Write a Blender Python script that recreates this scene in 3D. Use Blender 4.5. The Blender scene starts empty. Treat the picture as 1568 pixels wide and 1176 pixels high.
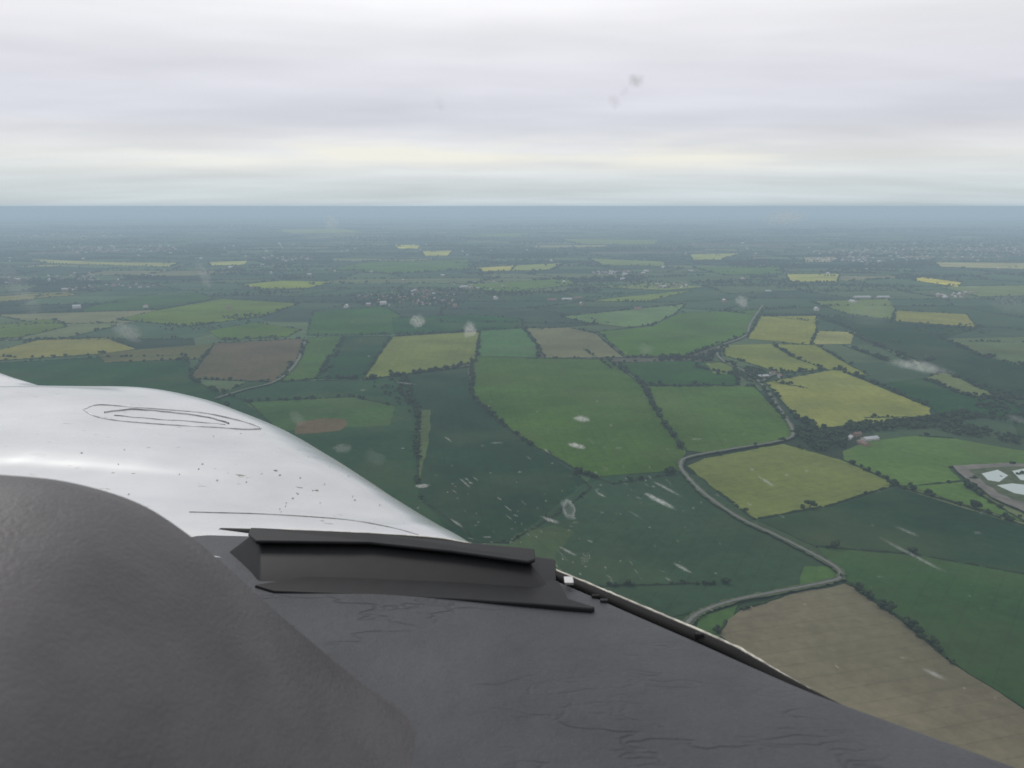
import bpy, bmesh, math, random
import numpy as np
from mathutils import Vector, Matrix
from mathutils.bvhtree import BVHTree
random.seed(7); rng=np.random.default_rng(7)
D=bpy.data; S=bpy.context.scene
S.view_settings.view_transform='Standard'; S.view_settings.look='None'; S.view_settings.exposure=0
H=450.0; F=1230.6; TH=math.radians(12.49); ct,st=math.cos(TH),math.sin(TH)
HL=11000.0; J=np.array([.178,.230,.272]); EMK=2.0; E_ILL=1.24

def lin(c): 
    c=np.array(c,float)/255; return np.where(c<=.04045,c/12.92,((c+.055)/1.055)**2.4)
def ray(u,v):
    x=(u-784)/F; up=(588-v)/F
    return np.array([x, ct+up*st, -st+up*ct])
def hit(u,v,z):           # where a sight line meets the level surface z (relative to the eye)
    r=ray(u,v); t=z/r[2]; return np.array([r[0]*t,r[1]*t])
def ground(u,v): return hit(u,v,-H)

# ---------- material helpers
def newmat(name):
    m=D.materials.new(name); m.use_nodes=True; nt=m.node_tree; 
    return m,nt,nt.nodes['Principled BSDF'],nt.nodes['Material Output']
def N(nt,t,**k):
    n=nt.nodes.new(t)
    for a,b in k.items(): setattr(n,a,b)
    return n
def L(nt,a,b): nt.links.new(a,b)
def math_(nt,op,a,b=None,c=None):
    n=N(nt,'ShaderNodeMath',operation=op)
    for i,q in enumerate((a,b,c)):
        if q is None: continue
        if isinstance(q,(int,float)): n.inputs[i].default_value=q
        else: L(nt,q,n.inputs[i])
    return n.outputs[0]
def noise(nt,vec,scale,detail=3,rough=.5):
    n=N(nt,'ShaderNodeTexNoise'); n.inputs['Scale'].default_value=scale; n.inputs['Detail'].default_value=detail
    n.inputs['Roughness'].default_value=rough
    if vec is not None: L(nt,vec,n.inputs['Vector'])
    return n.outputs['Fac']
def maprange(nt,v,a,b,c,d,clamp=True):
    n=N(nt,'ShaderNodeMapRange'); n.clamp=clamp
    L(nt,v,n.inputs[0])
    for i,q in enumerate((a,b,c,d)): n.inputs[i+1].default_value=q
    return n.outputs[0]
def vscale(nt,col,f):
    n=N(nt,'ShaderNodeVectorMath',operation='SCALE'); L(nt,col,n.inputs[0]); L(nt,f,n.inputs['Scale']); return n.outputs[0]
def pos(nt): return N(nt,'ShaderNodeNewGeometry').outputs['Position']
def objc(nt): return N(nt,'ShaderNodeTexCoord').outputs['Object']
def bump(nt,bs,h,strength,dist):
    b=N(nt,'ShaderNodeBump'); b.inputs['Strength'].default_value=strength; b.inputs['Distance'].default_value=dist
    L(nt,h,b.inputs['Height']); L(nt,b.outputs[0],bs.inputs['Normal'])
def simple(name,col,rough=.6,metal=0,nscale=None,namt=.2,spec=.5):
    m,nt,bs,o=newmat(name)
    bs.inputs['Roughness'].default_value=rough; bs.inputs['Metallic'].default_value=metal
    bs.inputs['Specular IOR Level'].default_value=spec
    bs.inputs['Base Color'].default_value=(*col,1)
    if nscale:
        f=maprange(nt,noise(nt,pos(nt),nscale,2),.3,.7,1-namt,1+namt)
        rgb=N(nt,'ShaderNodeRGB'); rgb.outputs[0].default_value=(*col,1)
        L(nt,vscale(nt,rgb.outputs[0],f),bs.inputs['Base Color'])
    return m
def matte(name):
    m=D.materials.new(name); m.use_nodes=True; nt=m.node_tree; nt.nodes.clear()
    o=N(nt,'ShaderNodeOutputMaterial'); d=N(nt,'ShaderNodeBsdfDiffuse'); L(nt,d.outputs[0],o.inputs[0]); return m,nt,d.inputs[0]

def meshobj(name,verts,faces,mat=None,parent=None,smooth=False,loc=None):
    me=D.meshes.new(name); me.from_pydata([tuple(map(float,v)) for v in verts],[],[tuple(map(int,f)) for f in faces]); me.update()
    ob=D.objects.new(name,me); S.collection.objects.link(ob)
    if mat:
        for m in (mat if isinstance(mat,list) else [mat]): me.materials.append(m)
    if smooth: me.polygons.foreach_set('use_smooth',[True]*len(me.polygons))
    if parent: ob.parent=parent
    if loc is not None: ob.location=loc
    return ob
def fastmesh(name,V,T,mat,attr=None,smooth=False):
    me=D.meshes.new(name); me.vertices.add(len(V)); me.vertices.foreach_set('co',V.astype(np.float32).ravel())
    n=len(T); me.loops.add(n*3); me.loops.foreach_set('vertex_index',T.astype(np.int32).ravel())
    me.polygons.add(n); me.polygons.foreach_set('loop_start',np.arange(0,n*3,3,dtype=np.int32)); 
    try: me.polygons.foreach_set('loop_total',np.full(n,3,dtype=np.int32))
    except Exception: pass
    me.update(calc_edges=True); me.materials.append(mat)
    if attr is not None:
        a=me.attributes.new('tint','FLOAT','POINT'); a.data.foreach_set('value',attr.astype(np.float32))
    if smooth: me.polygons.foreach_set('use_smooth',[True]*n)
    ob=D.objects.new(name,me); S.collection.objects.link(ob); return ob
def empty(name,loc=(0,0,0)):
    e=D.objects.new(name,None); e.location=loc; S.collection.objects.link(e); return e

# ---------- WORLD
w=D.worlds.new('World'); S.world=w; w.use_nodes=True; nt=w.node_tree; bg=nt.nodes['Background']
SUN_EL,SUN_AZ=math.radians(48),math.radians(-35)
sky=N(nt,'ShaderNodeTexSky',sky_type='NISHITA'); sky.sun_disc=False; sky.sun_elevation=SUN_EL; sky.sun_rotation=SUN_AZ
sky.altitude=450
tc=N(nt,'ShaderNodeTexCoord').outputs['Generated']
sp=N(nt,'ShaderNodeSeparateXYZ'); L(nt,tc,sp.inputs[0]); X,Y,Z=sp.outputs
zc=math_(nt,'MAXIMUM',Z,0.0)
ramp=N(nt,'ShaderNodeValToRGB'); cr=ramp.color_ramp
stops=[(0,(176,192,203)),(.010,(196,207,213)),(.05,(208,216,220)),(.11,(227,228,228)),(.20,(212,213,223)),(.31,(227,226,233)),(.44,(245,244,246)),(1,(246,247,250))]
cr.elements[0].position=0; cr.elements[1].position=1
for p,c in stops[1:-1]: cr.elements.new(p)
for e,(p,c) in zip(cr.elements,stops): e.color=(*lin(c),1)
L(nt,math_(nt,'MULTIPLY',zc,2.0),ramp.inputs[0])
zi=math_(nt,'ADD',zc,.09)
cv=N(nt,'ShaderNodeCombineXYZ'); L(nt,math_(nt,'MULTIPLY',math_(nt,'DIVIDE',X,zi),.5),cv.inputs[0]); L(nt,math_(nt,'DIVIDE',Y,zi),cv.inputs[1])
n1=noise(nt,cv.outputs[0],.6,4,.5)
f1=maprange(nt,n1,.3,.7,.87,1.12)
cv2=N(nt,'ShaderNodeCombineXYZ'); L(nt,math_(nt,'MULTIPLY',X,3.0),cv2.inputs[0]); L(nt,math_(nt,'MULTIPLY',Z,26),cv2.inputs[1]); L(nt,Y,cv2.inputs[2])
n2=noise(nt,cv2.outputs[0],1.1,3,.5)
f2=maprange(nt,n2,.35,.7,.975,1.04)
col=vscale(nt,ramp.outputs[0],math_(nt,'MULTIPLY',f1,f2))
mask=math_(nt,'MULTIPLY',maprange(nt,Z,.035,.055,0,1),maprange(nt,Z,.065,.09,1,0))
warmf=math_(nt,'MULTIPLY',mask,maprange(nt,n2,.5,.66,0,.8))
mw=N(nt,'ShaderNodeMix',data_type='RGBA'); L(nt,warmf,mw.inputs['Factor']); L(nt,col,mw.inputs[6]); mw.inputs[7].default_value=(*lin((241,238,227)),1)
sk=N(nt,'ShaderNodeVectorMath',operation='SCALE'); L(nt,sky.outputs[0],sk.inputs[0]); sk.inputs['Scale'].default_value=.1
mx=N(nt,'ShaderNodeMix',data_type='RGBA'); mx.inputs['Factor'].default_value=.05; L(nt,mw.outputs[2],mx.inputs[6]); L(nt,sk.outputs[0],mx.inputs[7])
L(nt,mx.outputs[2],bg.inputs[0]); bg.inputs[1].default_value=1.06

sl=D.lights.new('sun','SUN'); sl.energy=.9; sl.angle=math.radians(14); sl.color=(1,.97,.92)
so=D.objects.new('sun',sl); S.collection.objects.link(so)
sd=Vector((math.sin(SUN_AZ)*math.cos(SUN_EL),math.cos(SUN_AZ)*math.cos(SUN_EL),math.sin(SUN_EL)))
so.rotation_euler=sd.to_track_quat('Z','Y').to_euler(); so.location=(0,0,900)

# ---------- CAMERA
cam=D.cameras.new('camera'); co=D.objects.new('camera',cam); S.collection.objects.link(co); S.camera=co
co.location=(0,0,H); co.rotation_euler=(math.pi/2-TH,0,0)
cam.sensor_width=36; cam.angle=2*math.atan(784/F); cam.clip_start=.02; cam.clip_end=500000
cam.dof.use_dof=True; cam.dof.focus_distance=1.9; cam.dof.aperture_fstop=12

# ---------- GROUND
def seen_to_albedo(c,d):
    c=np.array(c,float)*1.04+5
    if c[0]>112: c=c*np.array([.95,.955,1.0])
    T=math.exp(-d/HL); a=(lin(c)-J*(1-T))/T/E_ILL
    g=float(np.mean(a)); a=a+(g-a)*.14
    return np.clip(a,.014,.5)

m_g,nt,bc=matte('distant_farmland')
v=N(nt,'ShaderNodeTexVoronoi'); v.inputs['Scale'].default_value=1/900; L(nt,pos(nt),v.inputs['Vector'])
sc=N(nt,'ShaderNodeSeparateColor'); L(nt,v.outputs['Color'],sc.inputs[0])
r=N(nt,'ShaderNodeValToRGB'); r.color_ramp.interpolation='CONSTANT'
cols=[(0,(.02,.045,.028)),(.35,(.035,.065,.03)),(.6,(.03,.055,.035)),(.8,(.1,.12,.05)),(.9,(.06,.09,.04)),(.96,(.22,.2,.06))]
r.color_ramp.elements[0].position=0; r.color_ramp.elements[1].position=1
for p,c in cols[1:-1]: r.color_ramp.elements.new(p)
r.color_ramp.elements[-1].position=.96
for e,(p,c) in zip(r.color_ramp.elements,cols): e.position=p; e.color=(*c,1)
L(nt,sc.outputs[0],r.inputs[0])
L(nt,vscale(nt,r.outputs[0],maprange(nt,noise(nt,pos(nt),1/3000,3),.35,.65,.55,1.2)),bc)
R=200000; n=96
gv=[(0,0,0)]; gf=[]
radii=[3000,12000,40000,100000,R]
for rr in radii:
    for i in range(n): gv.append((rr*math.cos(2*math.pi*i/n),rr*math.sin(2*math.pi*i/n),0))
for i in range(n): gf.append((0,1+i,1+(i+1)%n))
for k in range(len(radii)-1):
    for i in range(n):
        a=1+k*n+i; b=1+k*n+(i+1)%n; gf.append((a,a+n,b+n,b))
meshobj('ground',gv,gf,m_g)
# low hills on the skyline
hv=[];hf=[]; n=260
for i in range(n+1):
    x=-60000+120000*i/n
    h=270+75*math.sin(x/9000)+45*math.sin(x/3300+1)+24*math.sin(x/1300+2)+random.uniform(-6,6)
    for y,k in ((42000,0),(49000,.7),(53000,1),(61000,.5),(70000,0)): hv.append((x,y+1500*math.sin(x/7000),max(-5,h*k)-5))
    if i:
        for k in range(4): a=(i-1)*5+k; hf.append((a,a+5,a+6,a+1))
meshobj('hills',hv,hf,m_g,smooth=True)

# crops material
m_f,nt,bc=matte('field_crops')
at=N(nt,'ShaderNodeAttribute',attribute_name='crop'); rd=N(nt,'ShaderNodeAttribute',attribute_name='rowdir')
P=pos(nt)
dot=N(nt,'ShaderNodeVectorMath',operation='DOT_PRODUCT'); L(nt,P,dot.inputs[0]); L(nt,rd.outputs['Vector'],dot.inputs[1])
tl=math_(nt,'FRACT',math_(nt,'DIVIDE',dot.outputs['Value'],24.0))
tram=maprange(nt,math_(nt,'ABSOLUTE',math_(nt,'SUBTRACT',tl,.5)),.0,.07,.87,1.0)
big=maprange(nt,noise(nt,P,1/210,5,.62),.3,.7,.76,1.24)
fine=maprange(nt,noise(nt,P,1/16,2,.7),.3,.7,.88,1.12)
f=math_(nt,'MULTIPLY',math_(nt,'MULTIPLY',tram,big),fine)
cs=vscale(nt,at.outputs['Color'],f)
pm=N(nt,'ShaderNodeMix',data_type='RGBA'); L(nt,maprange(nt,noise(nt,P,1/330,3,.6),.48,.72,0,.34),pm.inputs['Factor']); L(nt,cs,pm.inputs[6]); pm.inputs[7].default_value=(.085,.095,.045,1)
L(nt,pm.outputs[2],bc)

fields=[ # seen colour, outline sighted from the eye
((52,78,60),[(-60,560),(150,548),(285,545),(295,582),(335,602),(380,615),(420,655),(300,720),(-60,700)]),
((54,77,62),[(380,585),(560,582),(620,575),(640,640),(640,760),(760,850),(620,830),(400,690),(330,606)]),
((66,90,62),[(372,616),(540,608),(606,622),(596,652),(430,660)]),
((92,84,68),[(455,647),(490,641),(528,642),(532,650),(520,660),(480,664),(452,665)]),
((48,68,58),[(615,575),(716,562),(722,605),(760,645),(812,680),(878,722),(905,748),(850,790),(780,832),(700,830),(640,760),(640,640)]),
((76,92,66),[(644,628),(659,628),(652,700),(640,738)]),
((52,73,58),[(905,732),(1040,722),(1090,770),(1150,800),(1245,850),(1285,885),(1200,905),(1080,932),(1000,950),(870,900),(770,850),(780,830)]),
((62,80,56),[(770,850),(790,818),(850,805),(880,815),(850,850),(870,900),(820,900)]),
((66,94,54),[(1232,868),(1270,868),(1290,890),(1225,900)]),
((66,92,54),[(1070,945),(1130,926),(1120,950),(1105,975),(1060,985)]),
((108,101,79),[(1100,972),(1112,952),(1135,935),(1200,914),(1296,894),(1330,915),(1380,950),(1450,1012),(1568,1088),(1900,1300),(1500,1400),(1250,1100)]),
((46,68,55),[(1160,797),(1270,777),(1375,747),(1568,808),(1850,885),(1850,930),(1400,850),(1250,838)]),
((53,80,51),[(1250,838),(1400,850),(1850,930),(1900,1290),(1568,1085),(1450,1008),(1330,912),(1296,892),(1285,878)]),
((106,116,64),[(1052,714),(1080,702),(1200,680),(1290,705),(1375,742),(1270,775),(1155,796),(1098,752)]),
((80,106,62),[(1290,692),(1330,676),(1400,668),(1460,672),(1560,690),(1700,710),(1580,712),(1452,716),(1480,745),(1568,800),(1375,742),(1292,706)]),
((69,94,56),[(722,546),(805,549),(930,551),(985,592),(1010,640),(1050,690),(1040,722),(905,732),(812,680),(762,642),(725,605)]),
((73,98,58),[(985,592),(1155,592),(1210,650),(1218,664),(1205,675),(1085,695),(1050,690),(1010,640)]),
((126,131,72),[(1172,586),(1280,566),(1340,590),(1425,625),(1424,640),(1340,650),(1255,657),(1215,635)]),
((113,122,72),[(1105,530),(1180,527),(1215,548),(1265,566),(1195,572),(1145,556),(1110,545)]),
((117,124,70),[(1180,527),(1250,529),(1330,576),(1265,566),(1215,548)]),
((122,127,75),[(1160,485),(1250,484),(1250,506),(1240,528),(1145,519)]),
((128,131,86),[(1252,507),(1310,509),(1303,527),(1242,528)]),
((107,117,72),[(602,516),(735,508),(728,555),(632,572),(556,582),(578,545)]),
((74,104,76),[(735,506),(800,503),(822,530),(824,548),(731,546)]),
((101,104,86),[(805,503),(870,502),(912,511),(956,548),(836,549)]),
((76,102,64),[(915,508),(1000,500),(1040,480),(1168,475),(1150,510),(1095,530),(1050,546),(958,546),(930,520)]),
((58,85,63),[(947,556),(1060,553),(1125,562),(1132,590),(987,590)]),
((94,109,70),[(1080,556),(1120,555),(1140,572),(1095,574)]),
((89,86,76),[(328,526),(466,519),(462,545),(422,586),(290,580)]),
((71,95,66),[(470,518),(526,515),(510,560),(482,580),(432,586),(462,550)]),
((52,78,63),[(526,515),(598,515),(556,580),(484,580)]),
((91,109,71),[(180,490),(245,475),(340,458),(460,465),(402,485),(290,500)]),
((122,122,78),[(-40,547),(60,521),(162,518),(208,535),(150,543),(-40,555)]),
((88,92,74),[(208,536),(330,527),(310,550),(160,556),(150,543)]),
((86,104,72),[(-40,500),(80,489),(104,500),(30,517),(-40,520)]),
((116,118,88),[(-40,457),(100,447),(122,452),(-40,466)]),
((120,134,80),[(365,437),(430,430),(512,432),(470,442),(400,443)]),
((80,102,68),[(318,507),(390,495),(462,505),(440,516),(338,521)]),
((72,94,70),[(180,458),(300,448),(330,458),(240,474),(120,478)]),
((66,94,70),[(480,478),(590,470),(620,488),(600,512),(470,514)]),
((58,86,68),[(600,488),(720,482),(800,490),(800,502),(735,506),(604,512)]),
((96,112,82),[(1240,462),(1360,458),(1372,476),(1366,490),(1300,482)]),
((124,127,80),[(1370,476),(1480,482),(1497,502),(1368,492)]),
((86,100,80),[(1440,520),(1600,516),(1640,565),(1568,562),(1500,545)]),
((94,106,80),[(1345,530),(1380,525),(1432,550),(1402,560)]),
((98,109,78),[(1440,570),(1530,600),(1542,613),(1480,606),(1420,580)]),
((52,76,63),[(1255,488),(1300,484),(1368,494),(1497,504),(1440,518),(1500,546),(1600,568),(1760,620),(1700,680),(1560,670),(1540,615),(1440,568),(1345,530),(1312,508)]),
((52,78,62),[(1340,590),(1410,580),(1480,608),(1542,615),(1570,640),(1440,640),(1425,625)]),
((142,146,94),[(1204,420),(1286,420),(1282,432),(1208,432)]),
((170,165,88),[(1398,423),(1472,433),(1466,440),(1400,430)]),
((108,125,82),[(948,456),(1060,445),(990,462),(905,462)]),
((92,114,86),[(860,485),(1050,466),(1035,480),(1000,498),(960,502),(900,495)]),
((88,110,82),[(712,436),(870,427),(882,436),(760,450)]),
((86,108,76),[(560,402),(720,398),(720,412),(600,420),(510,412)]),
((150,154,102),[(604,375),(645,376),(640,381),(608,381)]),
((148,152,102),[(645,385),(694,384),(686,392),(650,392)]),
((148,148,94),[(728,411),(790,407),(782,415),(738,416)]),
((124,137,96),[(790,407),(866,403),(845,414),(782,415)]),
((142,148,102),[(318,402),(378,400),(372,406),(322,407)]),
((134,140,104),[(40,397),(160,402),(275,403),(262,409),(80,404)]),
((112,128,98),[(900,396),(1015,401),(1022,408),(920,406)]),
((138,140,110),[(1430,402),(1600,404),(1600,413),(1440,409)]),
((130,140,102),[(1055,390),(1135,388),(1105,398),(1060,398)]),
((118,130,112),[(410,352),(520,350),(555,356),(450,358)]),
((108,124,104),[(720,358),(800,357),(800,363),(740,363)]),
((110,125,104),[(850,366),(1010,368),(1000,375),(890,374)]),
((140,142,122),[(1230,395),(1290,394),(1275,402),(1232,402)]),
((112,126,90),[(960,438),(1010,433),(1080,440),(1020,445),(905,440)]),
((86,108,84),[(1060,410),(1190,405),(1200,420),(1110,422)]),
((108,121,92),[(1440,440),(1568,438),(1640,452),(1500,455)]),
]
polys=[]; V=[];Fc=[];C=[];RD=[]
for k,(c,pl) in enumerate(fields):
    g=[ground(*p) for p in pl]; polys.append(np.array(g))
    dist=float(np.mean([math.hypot(*p) for p in g]))
    pts=[]
    for i in range(len(g)):
        a,b=g[i],g[(i+1)%len(g)]; ln=np.linalg.norm(b-a); m=max(1,int(ln/25)); nrm=np.array([-(b-a)[1],(b-a)[0]])/max(ln,1)
        bow=random.uniform(-.012,.012)*ln
        for j in range(m):
            t=j/m; pts.append(a+(b-a)*t+nrm*(bow*math.sin(math.pi*t)+(random.uniform(-2.5,2.5) if j else 0)))
    s=len(V); z=.5+.04*k
    V+= [(p[0],p[1],z) for p in pts]; Fc.append(tuple(range(s,s+len(pts)))); C.append(seen_to_albedo(c,dist))
    e=max(range(len(g)),key=lambda i:np.linalg.norm(g[(i+1)%len(g)]-g[i])); dd=g[(e+1)%len(g)]-g[e]; dd/=np.linalg.norm(dd); RD.append((-dd[1],dd[0],0))
def inpoly(p,poly):
    x,y=p; ins=False; n=len(poly); j=n-1
    for i in range(n):
        if (poly[i][1]>y)!=(poly[j][1]>y) and x<(poly[j][0]-poly[i][0])*(y-poly[i][1])/(poly[j][1]-poly[i][1])+poly[i][0]: ins=not ins
        j=i
    return ins
boxes=[(p[:,0].min(),p[:,0].max(),p[:,1].min(),p[:,1].max()) for p in polys]
def in_any(p):
    for bx,pl in zip(boxes,polys):
        if bx[0]<p[0]<bx[1] and bx[2]<p[1]<bx[3] and inpoly(p,pl): return True
    return False
def fieldobj(name,V,Fc,C,RD):
    ob=meshobj(name,V,Fc,m_f); me=ob.data
    a=me.attributes.new('crop','FLOAT_COLOR','FACE'); a.data.foreach_set('color',np.array([[*c,1] for c in C],np.float32).ravel())
    a=me.attributes.new('rowdir','FLOAT_VECTOR','FACE'); a.data.foreach_set('vector',np.array(RD,np.float32).ravel())
    return ob
fieldobj('crop_fields',V,Fc,C,RD)

pal=[((.028,.050,.032),26),((.036,.064,.034),22),((.05,.085,.04),16),((.065,.095,.045),12),((.10,.12,.055),8),((.13,.13,.065),4),((.085,.08,.06),5),((.22,.20,.08),1.4),((.018,.032,.02),16)]
palc=[np.array(p[0]) for p in pal]; palw=[p[1] for p in pal]
hedges=[]
def patchwork(y0,y1,cell,slope,aspect,hedge):
    V=[];Fc=[];C=[];RD=[]
    ny=int((y1-y0)/cell)
    hw=slope*y1; nx=int(2*hw/(cell*aspect))
    def vert(i,j):
        rs=random.Random(i*92821+j*68917+int(cell))
        x=-hw+i*cell*aspect+rs.uniform(-.33,.33)*cell*aspect+ (j%2)*.4*cell+60*math.sin(j*.7)
        y=y0+j*cell+rs.uniform(-.3,.3)*cell+.066*x*math.sin(x/9000+1.1)
        return (x,y)
    vid={}; colr={}
    for j in range(ny):
        for i in range(nx):
            q=[vert(i,j),vert(i+1,j),vert(i+1,j+1),vert(i,j+1)]
            cy=sum(p[1] for p in q)/4; cx=sum(p[0] for p in q)/4
            if abs(cx)>slope*cy+cell: continue
            ids=[]
            for kk,p in zip([(i,j),(i+1,j),(i+1,j+1),(i,j+1)],q):
                if kk not in vid: vid[kk]=len(V); V.append((p[0],p[1],.2))
                ids.append(vid[kk])
            Fc.append(tuple(ids))
            c=colr.get((i-1,j)) if random.random()<.3 and (i-1,j) in colr else (colr.get((i,j-1)) if random.random()<.15 and (i,j-1) in colr else None)
            if c is None: c=random.choices(palc,palw)[0]*random.uniform(.85,1.15)
            colr[(i,j)]=c; C.append(c); a=random.uniform(0,3.14); RD.append((math.cos(a),math.sin(a),0))
            if hedge:
                if random.random()<.8: hedges.append((np.array(q[0]),np.array(q[1]),random.choice([.25,.6,1.0])))
                if random.random()<.8: hedges.append((np.array(q[0]),np.array(q[3]),random.choice([.25,.6,1.0])))
    return V,Fc,C,RD
a=patchwork(900,15000,330,.85,1.35,True); fieldobj('farmland',*a)
a=patchwork(15000,41000,620,.75,1.5,False)
fieldobj('far_farmland',*a)

# ---------- trees
def ico(sub):
    bm=bmesh.new(); bmesh.ops.create_icosphere(bm,subdivisions=sub,radius=1)
    V=np.array([v.co[:] for v in bm.verts]); T=np.array([[v.index for v in f.verts] for f in bm.faces]); bm.free(); return V,T
IV,IT=ico(1)
def crown(sub,seed,nb):
    r=np.random.default_rng(seed); Vs=[];Ts=[];As=[];o=0
    for k in range(nb):
        V,T=IV,IT
        V=V*(1+r.uniform(-.28,.28,(len(V),1)))
        s=r.uniform(.4,.62) if nb>1 else 1
        off=np.array([r.uniform(-.55,.55),r.uniform(-.55,.55),r.uniform(-.3,.55)]) if nb>1 else np.zeros(3)
        W=V*s*np.array([1,1,.85])+off; W[:,2]+=1.15
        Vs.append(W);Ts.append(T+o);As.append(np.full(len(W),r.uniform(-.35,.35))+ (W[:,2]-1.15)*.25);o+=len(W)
    def limb(p0,p1,r0,r1):
        nonlocal o
        a=np.linspace(0,2*np.pi,5)[:-1]
        ring=np.stack([np.cos(a),np.sin(a),0*a],1)
        W=np.vstack([ring*r0+p0,ring*r1+p1]); T=[]
        for i in range(4): j=(i+1)%4; T+=[[i,j,4+j],[i,4+j,4+i]]
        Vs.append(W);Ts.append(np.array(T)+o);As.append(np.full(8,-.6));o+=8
    limb((0,0,0),(0,0,.8),.1,.06)
    if nb>1:
        for k in range(3):
            a=k*2.1+seed; limb((0,0,.6),(.5*math.cos(a),.5*math.sin(a),1.2),.05,.02)
    return np.vstack(Vs),np.vstack(Ts),np.concatenate(As)
near_t=[crown(1,s,7) for s in range(5)]; far_t=[crown(1,s+20,1) for s in range(6)]; mid_t=[crown(1,s+40,3) for s in range(5)]
def plant(name,P,R,tmpl,mat):
    Vs=[];Ts=[];As=[];o=0
    for (x,y),r in zip(P,R):
        V,T,A=random.choice(tmpl); a=random.uniform(0,6.28); c,s=math.cos(a),math.sin(a)
        W=V*np.array([r*random.uniform(.85,1.25),r*random.uniform(.85,1.25),r*random.uniform(.75,1.05)])
        W=np.stack([W[:,0]*c-W[:,1]*s+x,W[:,0]*s+W[:,1]*c+y,W[:,2]+.2],1)
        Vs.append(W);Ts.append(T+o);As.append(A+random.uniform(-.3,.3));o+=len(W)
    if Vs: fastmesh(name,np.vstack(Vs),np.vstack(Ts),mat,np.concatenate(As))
m_t,nt,bc=matte('foliage')
at=N(nt,'ShaderNodeAttribute',attribute_name='tint')
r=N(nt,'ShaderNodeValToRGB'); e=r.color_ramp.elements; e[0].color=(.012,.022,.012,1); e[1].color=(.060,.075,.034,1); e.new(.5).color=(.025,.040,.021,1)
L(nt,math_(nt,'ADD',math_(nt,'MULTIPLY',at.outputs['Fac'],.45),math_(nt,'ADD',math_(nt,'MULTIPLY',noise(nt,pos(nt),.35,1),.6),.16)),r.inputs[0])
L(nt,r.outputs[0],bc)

tn=[];tm=[];tf=[]
def addtree(p,r):
    d=p[1]
    if abs(p[0])>.85*d+60 or d<700: return
    (tn if d<2600 else tm if d<4800 else tf).append((p,r))
poly_h=[]
for k,pl in enumerate(polys):
    if k in (5,3,7,8,9): continue
    for i in range(len(pl)):
        a,b=pl[i],pl[(i+1)%len(pl)]; near=(a[1]+b[1])/2<1800
        if random.random()<(.4 if near else .85): poly_h.append((a,b,.02 if near else random.choice([.4,.7,.95])))
# well-grown tree belts beside the road and the farms
for line,pr in [([(1195,634),(1168,594)],.8),([(1285,566),(1340,588),(1428,624)],.95),([(1425,641),(1340,652),(1255,659),(1216,640)],.97),([(1290,705),(1375,743)],.7),([(1375,746),(1480,776),(1568,806),(1700,850)],.5),
 ([(1478,746),(1568,800)],.7),([(722,562),(722,605),(762,645),(815,683)],.8),([(985,592),(1008,636),(1045,690)],.5),([(1300,510),(1345,530),(1440,568),(1540,614),(1600,640)],.95),([(955,548),(1060,548),(1100,538)],.9),
 ([(1130,590),(1125,560),(1085,552)],.9),([(556,583),(632,573),(720,562)],.85),([(604,515),(735,507),(800,503)],.85),([(1296,894),(1380,950),(1450,1010)],.2),([(880,722),(940,742),(1035,726)],.3),([(620,578),(612,600),(640,630),(640,740)],.7),
 ([(180,490),(290,500),(402,485)],.9),([(0,520),(60,520),(160,517)],.85),([(860,486),(1050,466)],.9),([(1160,483),(1250,482),(1310,506)],.85),([(1440,518),(1500,545),(1600,566)],.9)]:
    g=[ground(*p) for p in line]
    for a,b in zip(g,g[1:]): poly_h.append((a,b,pr)); poly_h.append((a,b,pr*.8))
for a,b,pr in hedges:
    if in_any((a+b)/2): continue
    poly_h.append((a,b,pr))
HV=[];HT=[];HA=[];o=0
for a,b,pr in poly_h:
    ln=np.linalg.norm(b-a)
    if ln<5: continue
    d=(b-a)/ln; nrm=np.array([-d[1],d[0]]); dist=(a[1]+b[1])/2
    if 700<dist<9000 and abs((a[0]+b[0])/2)<.85*dist+100:
        m=max(2,int(ln/(8 if dist<3500 else 20))); ww=random.uniform(1.0,2.4)
        for j in range(m+1):
            p=a+(b-a)*j/m+nrm*random.uniform(-.9,.9); wj=ww*random.uniform(.5,1.4); h=random.uniform(1.2,3.2)*(1 if dist<4500 else 1.3)
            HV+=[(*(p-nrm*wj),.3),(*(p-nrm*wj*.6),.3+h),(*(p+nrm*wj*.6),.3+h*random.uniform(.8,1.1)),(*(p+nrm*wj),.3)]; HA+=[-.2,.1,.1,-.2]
            if j<m and random.random()<.88:
                q=o+4*j
                for s in range(3): HT+=[[q+s,q+s+1,q+s+5],[q+s,q+s+5,q+s+4]]
        o+=4*(m+1)
    x=random.uniform(0,40); big=random.uniform(.8,1.4)
    while x<ln:
        p=a+(b-a)*x/ln+nrm*random.uniform(-3.5,3.5)
        addtree(p,random.uniform(2.6,6.0)*big*(1 if dist<4500 else 1.25))
        step=random.expovariate(1/ (7+(38 if pr>.05 else 150)*(1-pr))) 
        if random.random()<.1: step+=random.uniform(30,110)
        x+= 4+step if dist<6000 else 12+step*1.3
fastmesh('hedgerow',np.array(HV),np.array(HT),m_t,np.array(HA))
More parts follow.
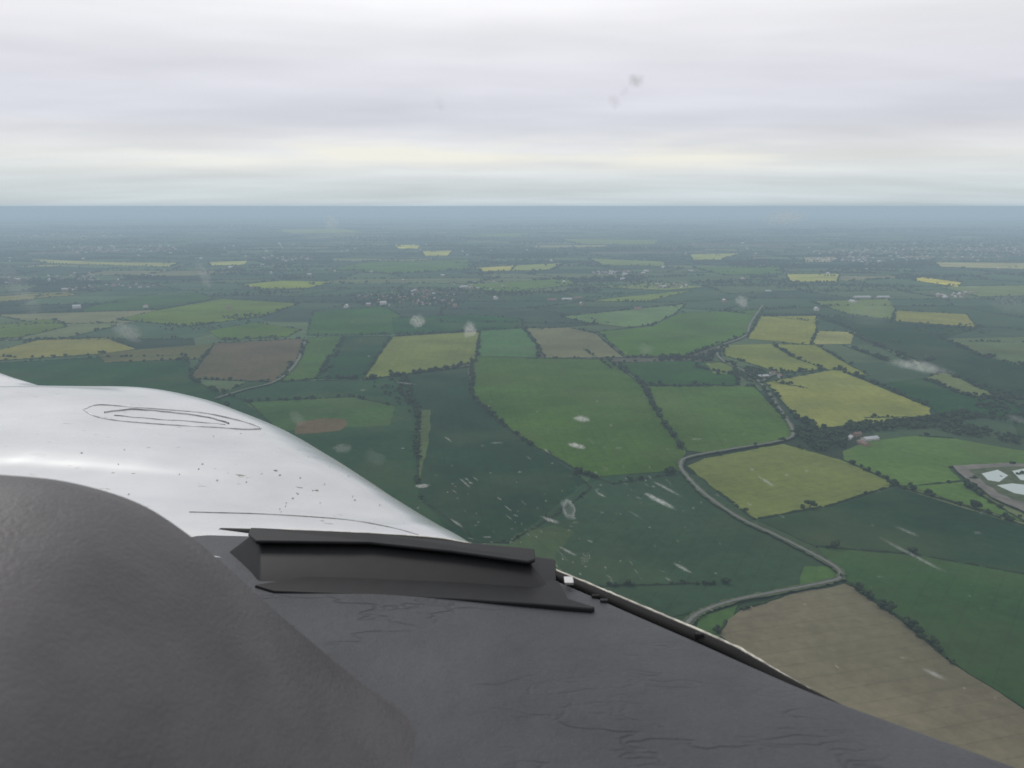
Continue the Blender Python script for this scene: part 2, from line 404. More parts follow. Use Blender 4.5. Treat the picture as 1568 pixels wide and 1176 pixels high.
woods=[([(1212,662),(1240,655),(1300,668),(1290,690),(1250,692)],150,5),([(1290,652),(1420,640),(1480,628),(1500,640),(1430,656),(1300,664)],230,5),
([(1480,608),(1568,600),(1640,620),(1560,650),(1500,640)],170,5),([(1140,560),(1170,568),(1175,582),(1140,582)],60,4.5),
([(1195,565),(1220,575),(1210,582),(1195,580)],15,4.5),([(1000,545),(1090,548),(1085,555),(1010,553)],70,5),
([(530,452),(640,440),(700,446),(710,468),(610,474),(540,466)],420,5.5),([(700,445),(900,436),(900,448),(720,458)],160,5),
([(850,434),(980,428),(1060,436),(1050,442),(900,442)],260,6),([(710,392),(860,384),(900,392),(800,400)],420,8),
([(1050,432),(1200,428),(1240,440),(1080,440)],200,6),([(895,455),(950,448),(960,455),(900,463)],60,5),([(330,486),(400,480),(380,495)],60,5),
([(240,500),(330,494),(340,503),(260,508)],40,5),([(0,430),(140,425),(160,435),(0,441)],170,6),([(230,385),(330,380),(350,388),(260,392)],300,8),
([(1380,500),(1500,497),(1520,510),(1430,516)],60,5),([(1110,400),(1240,405),(1200,412),(1120,410)],260,8),([(1300,405),(1430,398),(1440,408),(1310,415)],260,8),
([(1180,440),(1250,432),(1400,436),(1400,444),(1240,450)],200,6),([(1500,455),(1600,455),(1600,470),(1530,468)],100,5),
([(560,575),(620,570),(640,600),(600,625),(575,600)],26,4.5),([(600,595),(640,600),(650,625),(620,640)],22,4),
([(1130,574),(1165,572),(1170,590),(1150,592)],30,4.5),([(1420,655),(1470,650),(1560,668),(1560,682),(1470,668)],100,4.5),
([(1060,546),(1100,535),(1108,545),(1080,556)],30,4.5),([(1310,505),(1345,530),(1330,535),(1300,512)],30,4.5),([(420,586),(470,520),(476,522),(432,588)],30,4),
([(300,414),(480,408),(470,416),(320,422)],160,7),([(0,372),(200,366),(240,374),(40,380)],400,11),([(1250,372),(1568,366),(1700,376),(1300,384)],600,11),
([(500,364),(700,362),(760,368),(560,371)],400,11),([(850,380),(1040,378),(1060,384),(880,386)],300,9),([(60,348),(380,346),(420,351),(100,353)],400,22),([(700,346),(1050,345),(1100,350),(760,351)],400,22),([(1150,352),(1500,350),(1568,355),(1200,357)],400,20)]
for pl,n,rr in woods:
    g=np.array([ground(*p) for p in pl]); lo=g.min(0); hi=g.max(0); c=0;tr=0
    while c<n and tr<n*30:
        tr+=1; p=lo+(hi-lo)*rng.random(2)
        if inpoly(p,g): addtree(p,rr*random.uniform(.7,1.25)); c+=1
for k in range(190):
    y=random.uniform(4200,24000); x=random.uniform(-.75,.75)*y; lx=random.uniform(80,500)*(1+y/15000); ly=random.uniform(20,90); a=random.uniform(-.5,.5)
    if in_any((x,y)): continue
    for i in range(int(lx*ly/700)+12):
        dx,dy=random.uniform(-lx,lx)*.5,random.uniform(-ly,ly); addtree(np.array([x+dx*math.cos(a)-dy*math.sin(a),y+dx*math.sin(a)+dy*math.cos(a)]),random.uniform(5,8)*(1+y/20000))
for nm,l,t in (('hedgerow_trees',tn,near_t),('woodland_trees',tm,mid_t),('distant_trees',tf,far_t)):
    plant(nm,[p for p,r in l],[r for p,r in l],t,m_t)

# ---------- roads
m_road=simple('road_asphalt',(.095,.095,.085),.9,nscale=.3,namt=.15)
m_verge=simple('grass_verge',(.055,.07,.036),1,nscale=.08,namt=.25,spec=.1)
def catmull(P,m=8):
    P=[np.array(p,float) for p in P]; out=[]
    for i in range(len(P)-1):
        p0=P[max(i-1,0)];p1=P[i];p2=P[i+1];p3=P[min(i+2,len(P)-1)]
        for j in range(m):
            t=j/m; out.append(.5*((2*p1)+(-p0+p2)*t+(2*p0-5*p1+4*p2-p3)*t*t+(-p0+3*p1-3*p2+p3)*t**3))
    out.append(P[-1]); return out
def ribbon(name,pts,wd,z,mat,jit=0):
    V=[];Fc=[]
    for i,p in enumerate(pts):
        d=pts[min(i+1,len(pts)-1)]-pts[max(i-1,0)]; d=d/np.linalg.norm(d); n_=np.array([-d[1],d[0]])
        V+=[(*(p+n_*(wd/2+random.uniform(0,jit))),z),(*(p-n_*(wd/2+random.uniform(0,jit))),z)]
        if i: q=2*i; Fc.append((q-2,q-1,q+1,q))
    return meshobj(name,V,Fc,mat)
roads=[[(1040,975),(1060,950),(1085,936),(1130,922),(1200,908),(1262,896),(1286,888),(1280,873),(1245,852),(1190,824),(1130,795),(1080,760),(1050,730),(1042,714),(1055,702),(1120,690),(1195,677),(1214,664),(1195,630),(1168,592),(1140,570),(1110,556),(1098,542),(1105,530),(1140,516),(1150,495),(1168,468)],
[(330,612),(375,598),(425,584),(455,555),(468,520)],[(1168,585),(1182,576),(1200,574)]]
for k,rp in enumerate(roads):
    g=catmull([ground(*p) for p in rp],10)
    ribbon('grass_verge',g,7,3.7,m_verge,4)
    ribbon('road' if k<2 else 'farm_track',g,3.9 if k==0 else 3.2,4.0,m_road,.8)

m_mud=simple('bare_earth',(.10,.09,.075),.95,nscale=.05,namt=.3)
m_wat,nt,bs,o=newmat('pond_water'); bs.inputs['Base Color'].default_value=(.26,.32,.30,1); bs.inputs['Roughness'].default_value=.15
bump(nt,bs,noise(nt,pos(nt),.5,3),.2,.1)
def flat(name,px,z,mat,s=True,jit=1): 
    g=[ground(*p) for p in px]
    if s: g=catmull(g+g[:1],4)[:-1]
    g=[p+np.array([random.uniform(-jit,jit),random.uniform(-jit,jit)]) for p in g]; return meshobj(name,[(*p,z) for p in g],[tuple(range(len(g)))],mat)
flat('bare_earth',[(1456,717),(1500,714),(1568,713),(1680,725),(1700,770),(1620,800),(1568,786),(1520,765)],4.2,m_mud,True,3)
flat('grass_bank',[(1482,723),(1560,718),(1660,728),(1660,765),(1568,772),(1520,752)],4.4,m_verge,True,3)
flat('pond',[(1503,729),(1527,723),(1543,732),(1530,742),(1512,739)],4.6,m_wat,False,.5)
flat('pond',[(1549,725),(1575,720),(1610,728),(1600,742),(1562,739)],4.6,m_wat,False,.5)
flat('pond',[(1526,747),(1549,744),(1600,750),(1590,766),(1552,759)],4.6,m_wat,False,.5)

# ---------- buildings
m_brick=simple('brick',(.24,.16,.12),.9,nscale=.8); m_pale=simple('render_wall',(.42,.40,.37),.85,nscale=.5,namt=.1)
m_tile=simple('roof_tile',(.14,.085,.07),.85,nscale=.7); m_sheet=simple('sheet_roof',(.30,.31,.32),.6,nscale=.2,namt=.12); m_win=simple('window_glass',(.03,.035,.04),.1)
def box(x0,x1,y0,y1,z0,z1): 
    return [(x0,y0,z0),(x1,y0,z0),(x1,y1,z0),(x0,y1,z0),(x0,y0,z1),(x1,y0,z1),(x1,y1,z1),(x0,y1,z1)],[(0,3,2,1),(4,5,6,7),(0,1,5,4),(1,2,6,5),(2,3,7,6),(3,0,4,7)]
def building(name,p,l,w_,h,rh,rot,mw_,mr):
    e=empty(name,(p[0],p[1],0)); e.rotation_euler[2]=rot
    x,y=l/2,w_/2
    V=[(-x,-y,0),(x,-y,0),(x,y,0),(-x,y,0),(-x,-y,h),(x,-y,h),(x,y,h),(-x,y,h),(-x,0,h+rh),(x,0,h+rh)]
    meshobj('walls',V,[(0,1,5,4),(2,3,7,6),(1,2,6,9,5),(3,0,4,8,7)],mw_,e)
    ov=.4; k=rh/y*ov
    V=[(-x-ov,-y-ov,h-k+.1),(x+ov,-y-ov,h-k+.1),(x+ov,0,h+rh+.1),(-x-ov,0,h+rh+.1),(x+ov,y+ov,h-k+.1),(-x-ov,y+ov,h-k+.1)]
    V+=[(a,b,c+.2) for a,b,c in V]
    meshobj('roof',V,[(0,1,2,3),(3,2,4,5),(6,7,8,9),(9,8,10,11),(0,1,7,6),(4,5,11,10)],mr,e)
    Vw=[];Fw=[]
    nwin=max(2,int(l/4))
    for s in (-1,1):
        for i in range(nwin):
            cx=-x+(i+.5)*l/nwin
            for zz in ([1,3.6] if h>4.5 and l<25 else [1.2]):
                b,f=box(cx-.6,cx+.6,min(s*y,s*(y+.05)),max(s*y,s*(y+.05)),zz,zz+1.3); o=len(Vw); Vw+=b; Fw+=[tuple(q+o for q in ff) for ff in f]
    meshobj('windows',Vw,Fw,m_win,e)
    b,f=box(-.55,.55,-y-.07,-y-.01,0,2.1); meshobj('door',b,f,m_win,e)
    if l<25:
        b,f=box(x-1.2,x-.4,-.5,.5,h+rh-.8,h+rh+1.2); meshobj('chimney',b,f,m_brick,e)
for nm,u,v_,l,w_,h,rh,a,mw_,mr in [
 ('farmhouse',1312,668,16,9,5.5,3.5,.3,m_brick,m_tile),('barn',1332,674,32,15,5,3,.3,m_pale,m_sheet),('barn',1322,681,26,12,4.5,2.6,1.8,m_brick,m_tile),('barn',1300,672,20,10,4,2.5,.9,m_pale,m_sheet),
 ('farmhouse',1183,573,16,9,5.5,3.5,.1,m_pale,m_tile),('barn',1168,578,30,14,5,3,.2,m_brick,m_sheet),('barn',1195,578,22,12,4.5,3,1.5,m_pale,m_tile),
 ('barn',1015,440,40,20,7,4,.4,m_pale,m_sheet),('warehouse',1320,456,80,26,7,3,.05,m_pale,m_sheet),('warehouse',1352,456,60,24,7,3,.05,m_pale,m_sheet),
 ('barn',845,460,45,20,6,3,.2,m_brick,m_tile),('barn',868,459,50,20,6,3,.1,m_pale,m_sheet),('barn',885,457,40,18,6,3,.1,m_brick,m_tile),('barn',710,440,50,22,7,3,.6,m_pale,m_sheet),('barn',1175,447,40,18,6,3,.4,m_pale,m_sheet)]:
    building(nm,ground(u,v_),l,w_,h,rh,a,mw_,mr)
def village(name,pl,n,s=1,pale=.25):
    g=np.array([ground(*p) for p in pl]); lo=g.min(0); hi=g.max(0); V=[];Fc=[];MI=[];c=0;tr=0
    while c<n and tr<n*40:
        tr+=1; p=lo+(hi-lo)*rng.random(2)
        if not inpoly(p,g): continue
        c+=1; a=random.choice([.2,1.77])+random.uniform(-.2,.2); x=random.uniform(5,9)*s; y=random.uniform(3.5,5)*s; h=random.uniform(4.5,6)*s; rh=3*s
        cs_,sn=math.cos(a),math.sin(a); o=len(V)
        for q in [(-x,-y,0),(x,-y,0),(x,y,0),(-x,y,0),(-x,-y,h),(x,-y,h),(x,y,h),(-x,y,h),(-x,0,h+rh),(x,0,h+rh)]:
            V.append((q[0]*cs_-q[1]*sn+p[0],q[0]*sn+q[1]*cs_+p[1],q[2]))
        wm=1 if random.random()<pale else 0; rm=3 if random.random()<pale else 2
        for f in [(0,1,5,4),(2,3,7,6),(1,2,6,9,5),(3,0,4,8,7)]: Fc.append(tuple(k+o for k in f)); MI.append(wm)
        for f in [(4,5,9,8),(6,7,8,9)]: Fc.append(tuple(k+o for k in f)); MI.append(rm)
    ob=meshobj(name,V,Fc,[m_brick,m_pale,m_tile,m_sheet]); ob.data.polygons.foreach_set('material_index',MI)
village('village',[(535,455),(640,442),(700,448),(700,466),(610,472)],80)
village('village',[(690,434),(770,428),(800,440),(720,448)],30)
village('village',[(100,440),(230,432),(240,440),(110,446)],30)
village('village',[(0,425),(140,418),(160,430),(0,436)],40,1.1)
village('village',[(1000,436),(1050,433),(1060,441),(1010,443)],18,1.2,.6)
village('village',[(1420,450),(1500,447),(1510,455),(1430,458)],18,1.2,.5)
village('village',[(380,396),(470,392),(480,399),(390,402)],35,1.4,.4)
village('village',[(900,418),(960,415),(970,421),(910,424)],26,1.3,.4)
village('town',[(1230,385),(1568,372),(1700,392),(1300,402)],380,1.5,.3)
village('town',[(90,378),(260,376),(300,386),(120,388)],110,1.6,.35)
village('village',[(1240,395),(1330,392),(1330,402),(1250,403)],60,1.5)
village('town',[(0,360),(160,356),(200,362),(20,366)],120,2.2)
village('outlying_farms',[(-100,480),(-100,372),(1700,372),(1700,480)],150,1.9,.6)

# ---------- aerial haze: a layer of hazy air lying over the land, its top just under the flight level
m_h=D.materials.new('glowing_haze'); m_h.use_nodes=True; nt=m_h.node_tree; nt.nodes.clear(); out=N(nt,'ShaderNodeOutputMaterial')
ab=N(nt,'ShaderNodeVolumeAbsorption'); ab.inputs['Color'].default_value=(0,0,0,1); ab.inputs['Density'].default_value=1/HL
em=N(nt,'ShaderNodeEmission'); em.inputs['Color'].default_value=(*[float(q) for q in J],1); em.inputs['Strength'].default_value=EMK/HL  # the air layer glows by itself, standing in for scattered daylight
ad=N(nt,'ShaderNodeAddShader'); L(nt,ab.outputs[0],ad.inputs[0]); L(nt,em.outputs[0],ad.inputs[1]); L(nt,ad.outputs[0],out.inputs['Volume'])
b,f=box(-195000,195000,-195000,195000,-20,H-4); meshobj('haze',b,f,m_h)

# ================= AIRCRAFT =================
plane=empty('light_aircraft',(0,0,H))
m_d,nt,bs,o=newmat('dashboard_vinyl')
oc=objc(nt)
bs.inputs['Roughness'].default_value=.6; bs.inputs['Specular IOR Level'].default_value=.35
rgb=N(nt,'ShaderNodeRGB'); rgb.outputs[0].default_value=(.054,.056,.063,1)
L(nt,vscale(nt,rgb.outputs[0],math_(nt,'MULTIPLY',maprange(nt,noise(nt,oc,6,4,.6),.3,.7,.78,1.2),maprange(nt,noise(nt,oc,260,2),.3,.7,.92,1.08))),bs.inputs['Base Color'])
mp=N(nt,'ShaderNodeMapping'); mp.inputs['Scale'].default_value=(5,13,5); L(nt,oc,mp.inputs[0])
wr=N(nt,'ShaderNodeTexVoronoi',feature='DISTANCE_TO_EDGE'); wr.inputs['Scale'].default_value=1.3
dn=N(nt,'ShaderNodeTexNoise'); dn.inputs['Scale'].default_value=3; L(nt,mp.outputs[0],dn.inputs['Vector'])
av=N(nt,'ShaderNodeVectorMath',operation='ADD'); L(nt,mp.outputs[0],av.inputs[0]); L(nt,dn.outputs['Color'],av.inputs[1]); L(nt,av.outputs[0],wr.inputs['Vector'])
crease=math_(nt,'MULTIPLY',maprange(nt,wr.outputs['Distance'],0,.05,-1,0),maprange(nt,noise(nt,oc,5,2),.47,.57,0,1))
hgt=math_(nt,'ADD',math_(nt,'MULTIPLY',crease,1.1),math_(nt,'ADD',math_(nt,'MULTIPLY',noise(nt,oc,420,2),.35),math_(nt,'MULTIPLY',noise(nt,oc,30,3),1.8)))
bump(nt,bs,hgt,.75,.002)
DZ=-.40
edge_px=[(-700,806),(-250,806),(0,806),(300,812),(500,818),(640,826),(700,834),(765,850),(835,875),(900,902),(960,928),(1060,971),(1150,1011),(1240,1049),(1400,1107),(1568,1168),(1800,1262)]
edge=[hit(u,v_,DZ) for u,v_ in edge_px]
edge+= [np.array([.66,.22]),np.array([.74,-.1]),np.array([.78,-.45])]
edge=catmull(edge,6)
V=[];Fc=[];K=34; M=len(edge)
for j,e in enumerate(edge):
    back=np.array([max(-1.6,min(e[0],.60)), min(.30,e[1]-.05)])
    if e[1]<.34: back=np.array([.56,min(e[1],.28)-.02])
    prof=[(0,-.16),(0,-.02),(.003,-.008),(.012,-.001)]
    row=[]
    dvec=back-e; ln=np.linalg.norm(dvec); dvec=dvec/ln
    for a_,z_ in prof: row.append((*(e+dvec*a_),DZ+z_))
    for k in range(1,K+1):
        t=k/K; q=e+dvec*(.012+(ln-.012)*t); row.append((q[0],q[1],DZ+.006*math.sin(math.pi*t)+.002*math.sin(q[0]*19+1)*math.sin(q[1]*23)))
    q=back; row+=[(q[0]+dvec[0]*.012,q[1]+dvec[1]*.012,DZ-.01),(q[0]+dvec[0]*.014,q[1]+dvec[1]*.014,DZ-.16)]
    V+=row
W_=len(row)
for j in range(M-1):
    for k in range(W_-1):
        a=j*W_+k; Fc.append((a,a+1,a+W_+1,a+W_))
dash=meshobj('dashboard',V,Fc,m_d,plane,True)
# --- instrument hood
m_hood,nt,bs,o=newmat('hood_vinyl'); oc=objc(nt); bs.inputs['Roughness'].default_value=.5; bs.inputs['Specular IOR Level'].default_value=.4
rgb=N(nt,'ShaderNodeRGB'); rgb.outputs[0].default_value=(.066,.061,.064,1)
L(nt,vscale(nt,rgb.outputs[0],maprange(nt,noise(nt,oc,9,4,.6),.3,.7,.72,1.25)),bs.inputs['Base Color'])
bump(nt,bs,math_(nt,'ADD',noise(nt,oc,300,2),math_(nt,'MULTIPLY',noise(nt,oc,14,2),4)),.35,.002)
prof=[(-1.35,-.30),(-1.2,-.22),(-1.0,-.192),(-.7,-.181),(-.5,-.178),(-.42,-.178),(-.35,-.181),(-.31,-.187),(-.27,-.201),(-.24,-.222),(-.21,-.251),(-.18,-.284),(-.15,-.316),(-.12,-.348),(-.09,-.378),(-.065,-.402),(-.045,-.425)]
prof=catmull(prof,5); V=[];Fc=[]
stn=[(.60,-.14),(.592,-.085),(.58,-.05),(.562,-.022),(.545,-.007),(.525,0),(.50,.001),(.46,.0),(.40,-.002),(.30,-.006),(.24,-.012),(.22,-.03),(.215,-.08)]
for y,dz in stn:
    for x,z in prof:
        k=max(0,min(1,(z+.425)/.24)); V.append((x+(0.0 if dz>-.02 else dz*.3),y,z+dz*k))
n=len(prof)
for j in range(len(stn)-1):
    for k in range(n-1):
        a=j*n+k; Fc.append((a,a+1,a+n+1,a+n))
meshobj('instrument_hood',V,Fc,m_hood,plane,True)

# --- defroster vent
m_v=simple('black_plastic',(.009,.0095,.011),.5,nscale=60,namt=.15,spec=.25)
vent=empty('defroster_vent',(0,0,0)); vent.parent=plane
def bevobj(name,V,Fc,mat,par,bw,seg=3):
    ob=meshobj(name,V,Fc,mat,par,True); md=ob.modifiers.new('b','BEVEL'); md.width=bw; md.segments=seg; md.limit_method='ANGLE'; md.angle_limit=.5
    wn=ob.modifiers.new('w','WEIGHTED_NORMAL'); wn.keep_sharp=False
    return ob
def prism(bot,top,zb,zt):
    n=len(bot); V=[(*p,zb(p) if callable(zb) else zb) for p in bot]+[(*p,zt(p) if callable(zt) else zt) for p in top]
    return V,[tuple(range(n))[::-1],tuple(range(n,2*n))]+[(i,(i+1)%n,n+(i+1)%n,n+i) for i in range(n)]
bot=[(-.285,.812),(-.272,.793),(-.15,.785),(-.04,.775),(.038,.765),(.048,.772),(.052,.87),(-.15,.885),(-.335,.90),(-.34,.88)]
top=[(-.302,.872),(-.287,.852),(-.16,.848),(-.07,.832),(.012,.812),(.020,.818),(.020,.838),(-.15,.862),(-.285,.88),(-.305,.882)]
ztop=lambda p:-.3725-.006*max(0,(p[0]+.15)/.15)
V,Fc=prism(bot,top,-.402,lambda p:ztop(p)-.003); bevobj('body',V,Fc,m_v,vent,.003)
lip=[(p[0]+ (.005 if p[0]>-.1 else -.002)*(abs(p[0]+.14)/.15), p[1]-.005 if i<6 else p[1]+.003) for i,p in enumerate(top)]
V,Fc=prism(lip,lip,lambda p:ztop(p)-.0002,lambda p:ztop(p)+.0042); bevobj('lip',V,Fc,m_v,vent,.0018)
fl=[(-.275,.790),(-.25,.776),(-.15,.768),(-.05,.758),(.03,.747),(.080,.738),(.084,.742),(.058,.760),(.05,.80),(-.05,.80),(-.2,.82)]
V,Fc=prism(fl,fl,-.401,-.394); bevobj('flange',V,Fc,m_v,vent,.0018)
m_al=simple('bare_metal',(.6,.6,.58),.35,.9)
V,Fc=box(.056,.066,.792,.806,-.396,-.392); bevobj('clip',V,Fc,m_al,vent,.001)

# --- windscreen seal
def tube(name,pts,r,mat,par,res=2):
    cu=D.curves.new(name,'CURVE'); cu.dimensions='3D'; cu.bevel_depth=r; cu.bevel_resolution=res
    s=cu.splines.new('POLY'); s.points.add(len(pts)-1)
    for q,p in zip(s.points,pts): q.co=(*map(float,p),1)
    ob=D.objects.new(name,cu); S.collection.objects.link(ob); cu.materials.append(mat); ob.parent=par; return ob
m_rub=simple('black_rubber',(.006,.006,.006),.6,spec=.2); m_bead=simple('sealant',(.42,.40,.34),.5,nscale=90,namt=.5)
def off(pts,d,z):
    r_=[]
    for i,p in enumerate(pts):
        t=pts[min(i+1,len(pts)-1)]-pts[max(i-1,0)]; t=t/np.linalg.norm(t)
        x=p[0]; sink=max(0,min(1,(x-.20)/.10))
        r_.append((p[0]-t[1]*d*(1-.7*sink),p[1]+t[0]*d*(1-.7*sink),z-.014*sink))
    return r_
ed2=catmull(edge,2)
tube('windscreen_gasket',off(ed2,.008,DZ-.008),.0080,m_rub,plane,3)
tube('windscreen_sealant',[(x+random.uniform(-.0004,.0004),y+random.uniform(-.0004,.0004),z+random.uniform(-.0004,.0004)) for x,y,z in off(ed2,.0172,DZ-.005)],.0021,m_bead,plane,3)
for i,(u,v_) in enumerate([(912,908),(925,915),(1071,966)]):
    p=hit(u,v_,DZ+.004); b,f=box(p[0]-.004,p[0]+.004,p[1]-.0025,p[1]+.0025,DZ-.004,DZ+.002); bevobj('clip_%d'%(i+1),b,f,m_v if i else m_rub,plane,.001)

# --- engine cowling
m_w,nt,bs,o=newmat('white_paint'); oc=objc(nt)
bs.inputs['Roughness'].default_value=.27; bs.inputs['Coat Weight'].default_value=.4; bs.inputs['Coat Roughness'].default_value=.1; bs.inputs['Metallic'].default_value=.5
r=N(nt,'ShaderNodeValToRGB'); e=r.color_ramp.elements; e[0].position=.27; e[0].color=(.20,.18,.15,1); e[1].position=.34; e[1].color=(.54,.545,.555,1)
mp=N(nt,'ShaderNodeMapping'); mp.inputs['Scale'].default_value=(30,45,30); mp.inputs['Rotation'].default_value=(0,0,.5); L(nt,oc,mp.inputs[0])
spk=noise(nt,mp.outputs[0],1,4,.6)
L(nt,spk,r.inputs[0])
L(nt,vscale(nt,r.outputs[0],maprange(nt,noise(nt,oc,4,5,.6),.3,.7,.80,1.06)),bs.inputs['Base Color'])
bump(nt,bs,noise(nt,oc,4,2),.3,.025)
out_px=[(820,880,.88),(745,858,.93),(690,829,.98),(655,808,1.04),(620,790,1.10),(560,755,1.2),(500,717,1.3),(430,674,1.5),(380,644,1.65),(340,622,1.75),(300,608,1.85),(230,595,1.95),(130,593,2.02),(60,591,2.06),(30,582,2.1),(0,573,2.13),(-60,556,2.2),(-200,540,2.25)]
O=[]
for u,v_,y in out_px:
    q=ray(u+(14 if v_>640 else 0),v_); t=y/q[1]; O.append((q[0]*t,y,q[2]*t))
O=catmull(O,6)
inner=catmull([(-1.5,.90),(-1.5,1.2),(-1.5,1.45),(-1.6,1.6),(-1.9,1.7)],27)
V=[];Fc=[];n=len(O)
for i,p in enumerate(O):
    t=O[min(i+1,n-1)][:2]-O[max(i-1,0)][:2]; t=t/np.linalg.norm(t); nr=np.array([t[1],-t[0]])
    rad=.10+.18*min(1,max(0,(p[1]-.95)/.5))
    I=inner[int(i/(n-1)*(len(inner)-1))]
    s0=p[:2]-nr*rad*.36; row=[]
    zt=p[2]+rad*.07
    for a in (90,75,60,48,38,30,22,15,8):
        a=math.radians(a); q=s0+nr*rad*math.sin(a); 
        if a>1.5: row.append((*q,zt-.6))
        row.append((*q,zt-rad*(1-math.cos(a))))
    for k in range(0,26):
        t_=k/25; q=s0+(I-s0)*t_; bul=.034*math.sin(min(1,t_*2.0)*math.pi/2)-.05*max(0,t_-.5)
        row.append((*q,zt+bul))
    V+=row
W_=len(row)
for j in range(n-1):
    for k in range(W_-1):
        a=j*W_+k; Fc.append((a,a+1,a+W_+1,a+W_))
cowl=meshobj('engine_cowling',V,Fc,m_w,plane,True)
md=cowl.modifiers.new('s','SUBSURF'); md.levels=1; md.render_levels=1
bvhc=BVHTree.FromPolygons([Vector(v_) for v_ in V],Fc)
def drape(px,dz=.0004):
    out=[]
    for u,v_ in px:
        h=bvhc.ray_cast(Vector((0,0,0)),Vector(ray(u,v_)).normalized())
        if h[0] is not None: out.append(h[0]+Vector((0,0,dz)))
    return out
m_ln=simple('panel_gap',(.46,.46,.47),.6,nscale=25,namt=.6)
hatch=[(128,627),(150,620),(200,623),(250,627),(310,632),(360,642),(400,655),(372,657),(320,654),(250,650),(180,644),(145,637),(128,627)]
tube('hatch_rim',drape([tuple(p) for p in catmull(hatch,5)]),.0014,m_ln,plane)
tube('hatch_inner_edge',drape([(p[0],p[1]+random.uniform(-.5,.5)) for p in catmull([(160,632),(200,627),(260,631),(320,640),(350,648)],5)]),.0018,simple('hatch_edge_grey',(.32,.32,.34),.6,nscale=30,namt=.6),plane)  # darker grey line inside the hatch outline
tube('hatch_lower_edge',drape([(p[0],p[1]+random.uniform(-.4,.4)) for p in catmull([(175,636),(230,641),(300,646),(345,650)],5)]),.0010,m_ln,plane)
tube('panel_seam',drape([tuple(p) for p in catmull([(290,784),(330,785),(400,787),(470,791),(540,797),(600,808),(640,819)],6)],.0001),.0009,simple('seam_gap',(.25,.25,.25),.7,nscale=40,namt=.6),plane)
DV=[];DF=[]
for k in range(38):
    u=random.uniform(60,620); v_=random.uniform(660,800)
    if random.random()<.5: u=random.gauss(430,70); v_=random.gauss(745,30)
    h=bvhc.ray_cast(Vector((0,0,0)),Vector(ray(u,v_)).normalized())
    if h[0] is None: continue
    a=random.uniform(0,3.14); l=random.uniform(.0006,.0022)*(3 if random.random()<.12 else 1); wd=random.uniform(.0005,.001); o=len(DV); c=h[0]
    for i in range(7):
        t=2*math.pi*i/7; x=l*math.cos(t)*random.uniform(.7,1.3); y=wd*math.sin(t)*random.uniform(.7,1.3)*1.8
        DV.append((c.x+x*math.cos(a)-y*math.sin(a),c.y+x*math.sin(a)+y*math.cos(a),c.z+.0006))
    DV.append((c.x,c.y,c.z+.0016))
    for i in range(7): DF.append((o+i,o+(i+1)%7,o+7))
meshobj('paint_chips',DV,DF,simple('dead_insects',(.32,.30,.27),.8,nscale=150,namt=.5),plane)

# --- windscreen
base=off(edge,.012,DZ+.002); V=[];Fc=[];K=14
cen=np.array([-.35,.0])
for x,y,z in base:
    z=DZ+.002
    for k in range(K+1):
        t=k/K
        V.append((cen[0]+(x-cen[0])*(1-.38*t-.10*t*t), y-(.62*t+.1*t*t)*max(.25,min(1,(y+.2)/1.0)),z+.72*t+.10*math.sin(math.pi*t)))
for j in range(len(base)-1):
    for k in range(K):
        a=j*(K+1)+k; Fc.append((a,a+1,a+K+2,a+K+1))
m_s=D.materials.new('acrylic'); m_s.use_nodes=True; nt=m_s.node_tree; nt.nodes.clear(); out=N(nt,'ShaderNodeOutputMaterial')
tr=N(nt,'ShaderNodeBsdfTransparent'); tr.inputs[0].default_value=(.985,.99,.987,1); gl=N(nt,'ShaderNodeBsdfGlossy'); gl.inputs['Roughness'].default_value=.08
mxs=N(nt,'ShaderNodeMixShader'); mxs.inputs[0].default_value=.02; L(nt,tr.outputs[0],mxs.inputs[1]); L(nt,gl.outputs[0],mxs.inputs[2]); L(nt,mxs.outputs[0],out.inputs[0])
ws=meshobj('windscreen',V,Fc,m_s,plane,True)
bv=BVHTree.FromPolygons([Vector(v_) for v_ in V],Fc)
MV=[];MF=[];MA=[]
def mark(u,v_,lp,wp,ang,al,ring=False):
    d=Vector(ray(u,v_)).normalized(); h=bv.ray_cast(Vector((0,0,0)),d)
    if h[0] is None: return
    p,nrm,dist=h[0],h[1],h[3]
    if nrm.dot(d)>0: nrm=-nrm
    r_=Vector((1,0,0)); r_=(r_-nrm*r_.dot(nrm)).normalized(); up=nrm.cross(r_)
    if up.z<0: up=-up
    fs=1/max(.3,abs(nrm.dot(d)))
    a=math.radians(ang); pxm=dist/F; n=14; o=len(MV)
    p=p+nrm*.001
    def pt(x,y):
        X_=x*math.cos(a)-y*math.sin(a); Y_=x*math.sin(a)+y*math.cos(a); return p+r_*X_*pxm+up*Y_*pxm*fs
    MV.append(pt(0,0)); MA.append(al*(.2 if ring else 1))
    for rr,aa in ((.5,.8 if not ring else .3),(.78,.45 if not ring else 1),(1,0)):
        for i in range(n):
            t=2*math.pi*i/n; j=random.uniform(.72,1.25); MV.append(pt(math.cos(t)*lp/2*rr*j,math.sin(t)*wp/2*rr*j)); MA.append(al*aa)
    for i in range(n): MF.append((o,o+1+i,o+1+(i+1)%n))
    for k in range(2):
        for i in range(n): q=o+1+k*n; MF.append((q+i,q+n+i,q+n+(i+1)%n,q+(i+1)%n))
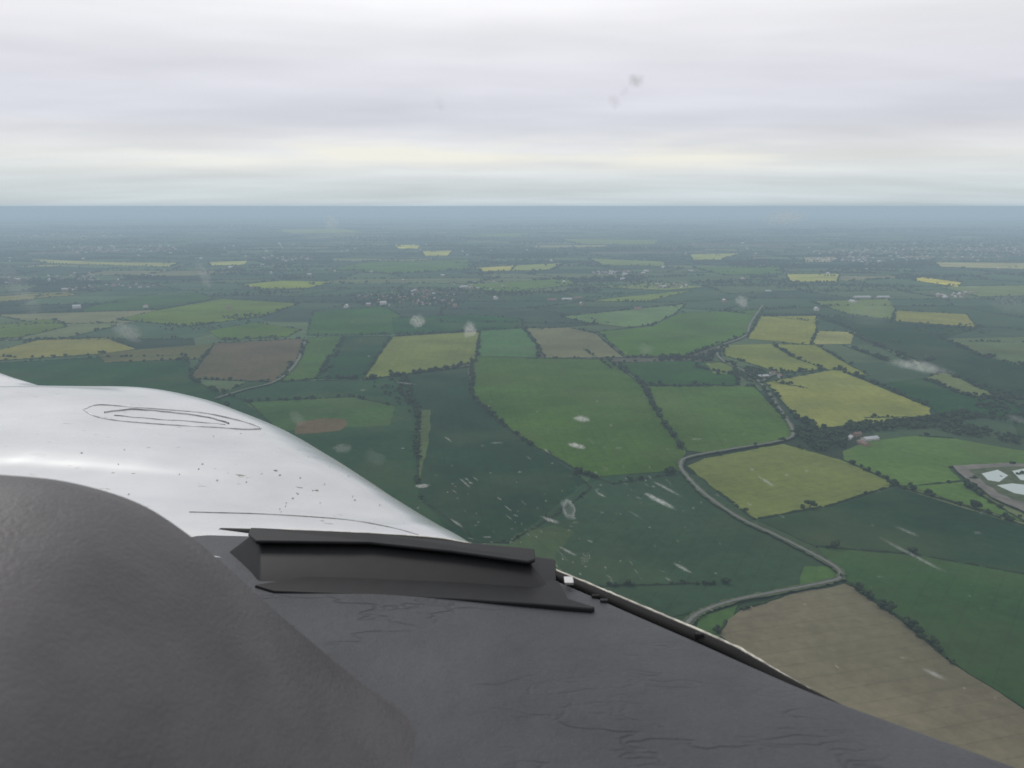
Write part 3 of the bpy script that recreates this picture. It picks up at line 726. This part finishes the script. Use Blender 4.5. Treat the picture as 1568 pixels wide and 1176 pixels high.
for m in [(640,491,30,18,25,.55),(720,504,34,18,35,.55),(197,508,28,40,80,.25),(508,340,30,20,40,.25),(1205,331,64,22,25,.35),(1408,559,80,16,12,.55),(1137,460,24,18,0,.5),(313,420,20,34,0,.18),
 (1330,480,60,40,30,.08),(30,440,40,60,0,.1),(1548,465,50,26,0,.1),(872,779,30,24,0,.4,True),(892,640,32,8,20,.8),(884,681,36,7,15,.8),(1020,746,50,4,2,.5),(1010,765,62,7,5,.8),(843,795,36,5,12,.6),
 (870,843,36,4,8,.5),(1045,868,34,5,5,.6),(1175,736,30,4,0,.5),(1398,848,95,3.5,-3,.5),(648,743,26,6,15,.7),(1430,1030,30,6,0,.4),(1390,812,36,3,2,.4),(525,685,34,14,10,.2),(712,738,24,4,-20,.4),
 (990,534,30,20,30,.12),(490,1028,36,8,-35,.16),(235,1135,30,20,0,.15),(400,966,12,8,0,.2),(575,700,40,26,0,.08),(455,640,24,24,20,.12),(700,800,24,5,-15,.4),(60,695,30,5,0,.2),(1560,640,30,8,0,.2)]: mark(*m)
for k in range(170):
    u=random.gauss(840,140); v_=random.gauss(780,70)
    s=random.expovariate(1/3.5)+2; mark(u,v_,s*random.uniform(1,2),random.uniform(1.4,2.6),random.uniform(-15,30),random.uniform(.1,.5))
for k in range(110):
    u=random.uniform(300,1568); v_=random.uniform(430,1100); s=random.expovariate(1/2.5)+1.6; mark(u,v_,s*random.uniform(1,2),random.uniform(1.3,2.4),random.uniform(-10,30),random.uniform(.1,.4))
def markobj(name,col):
    m_k=D.materials.new(name); m_k.use_nodes=True; nt=m_k.node_tree; nt.nodes.clear(); out=N(nt,'ShaderNodeOutputMaterial')
    tr=N(nt,'ShaderNodeBsdfTransparent'); di=N(nt,'ShaderNodeBsdfDiffuse'); di.inputs[0].default_value=(*col,1); tl_=N(nt,'ShaderNodeBsdfTranslucent'); tl_.inputs[0].default_value=(*col,1)
    m1=N(nt,'ShaderNodeMixShader'); m1.inputs[0].default_value=.5; L(nt,di.outputs[0],m1.inputs[1]); L(nt,tl_.outputs[0],m1.inputs[2])
    a_=N(nt,'ShaderNodeAttribute',attribute_name='tint'); m2=N(nt,'ShaderNodeMixShader')
    fac=math_(nt,'MULTIPLY',a_.outputs['Fac'],maprange(nt,noise(nt,objc(nt),350,2,.7),.35,.6,.45,1.1)); L(nt,fac,m2.inputs[0]); L(nt,tr.outputs[0],m2.inputs[1]); L(nt,m1.outputs[0],m2.inputs[2]); L(nt,m2.outputs[0],out.inputs[0])
    ob=meshobj(name,MV,MF,m_k,plane,True); at_=ob.data.attributes.new('tint','FLOAT','POINT'); at_.data.foreach_set('value',MA)
markobj('insect_marks',(.8,.8,.78))
MV=[];MF=[];MA=[]
mark(975,121,26,18,20,.3); mark(942,154,22,20,0,.16); mark(958,138,20,12,50,.1); mark(675,158,22,20,0,.07)
markobj('windscreen_dirt',(.25,.2,.2))
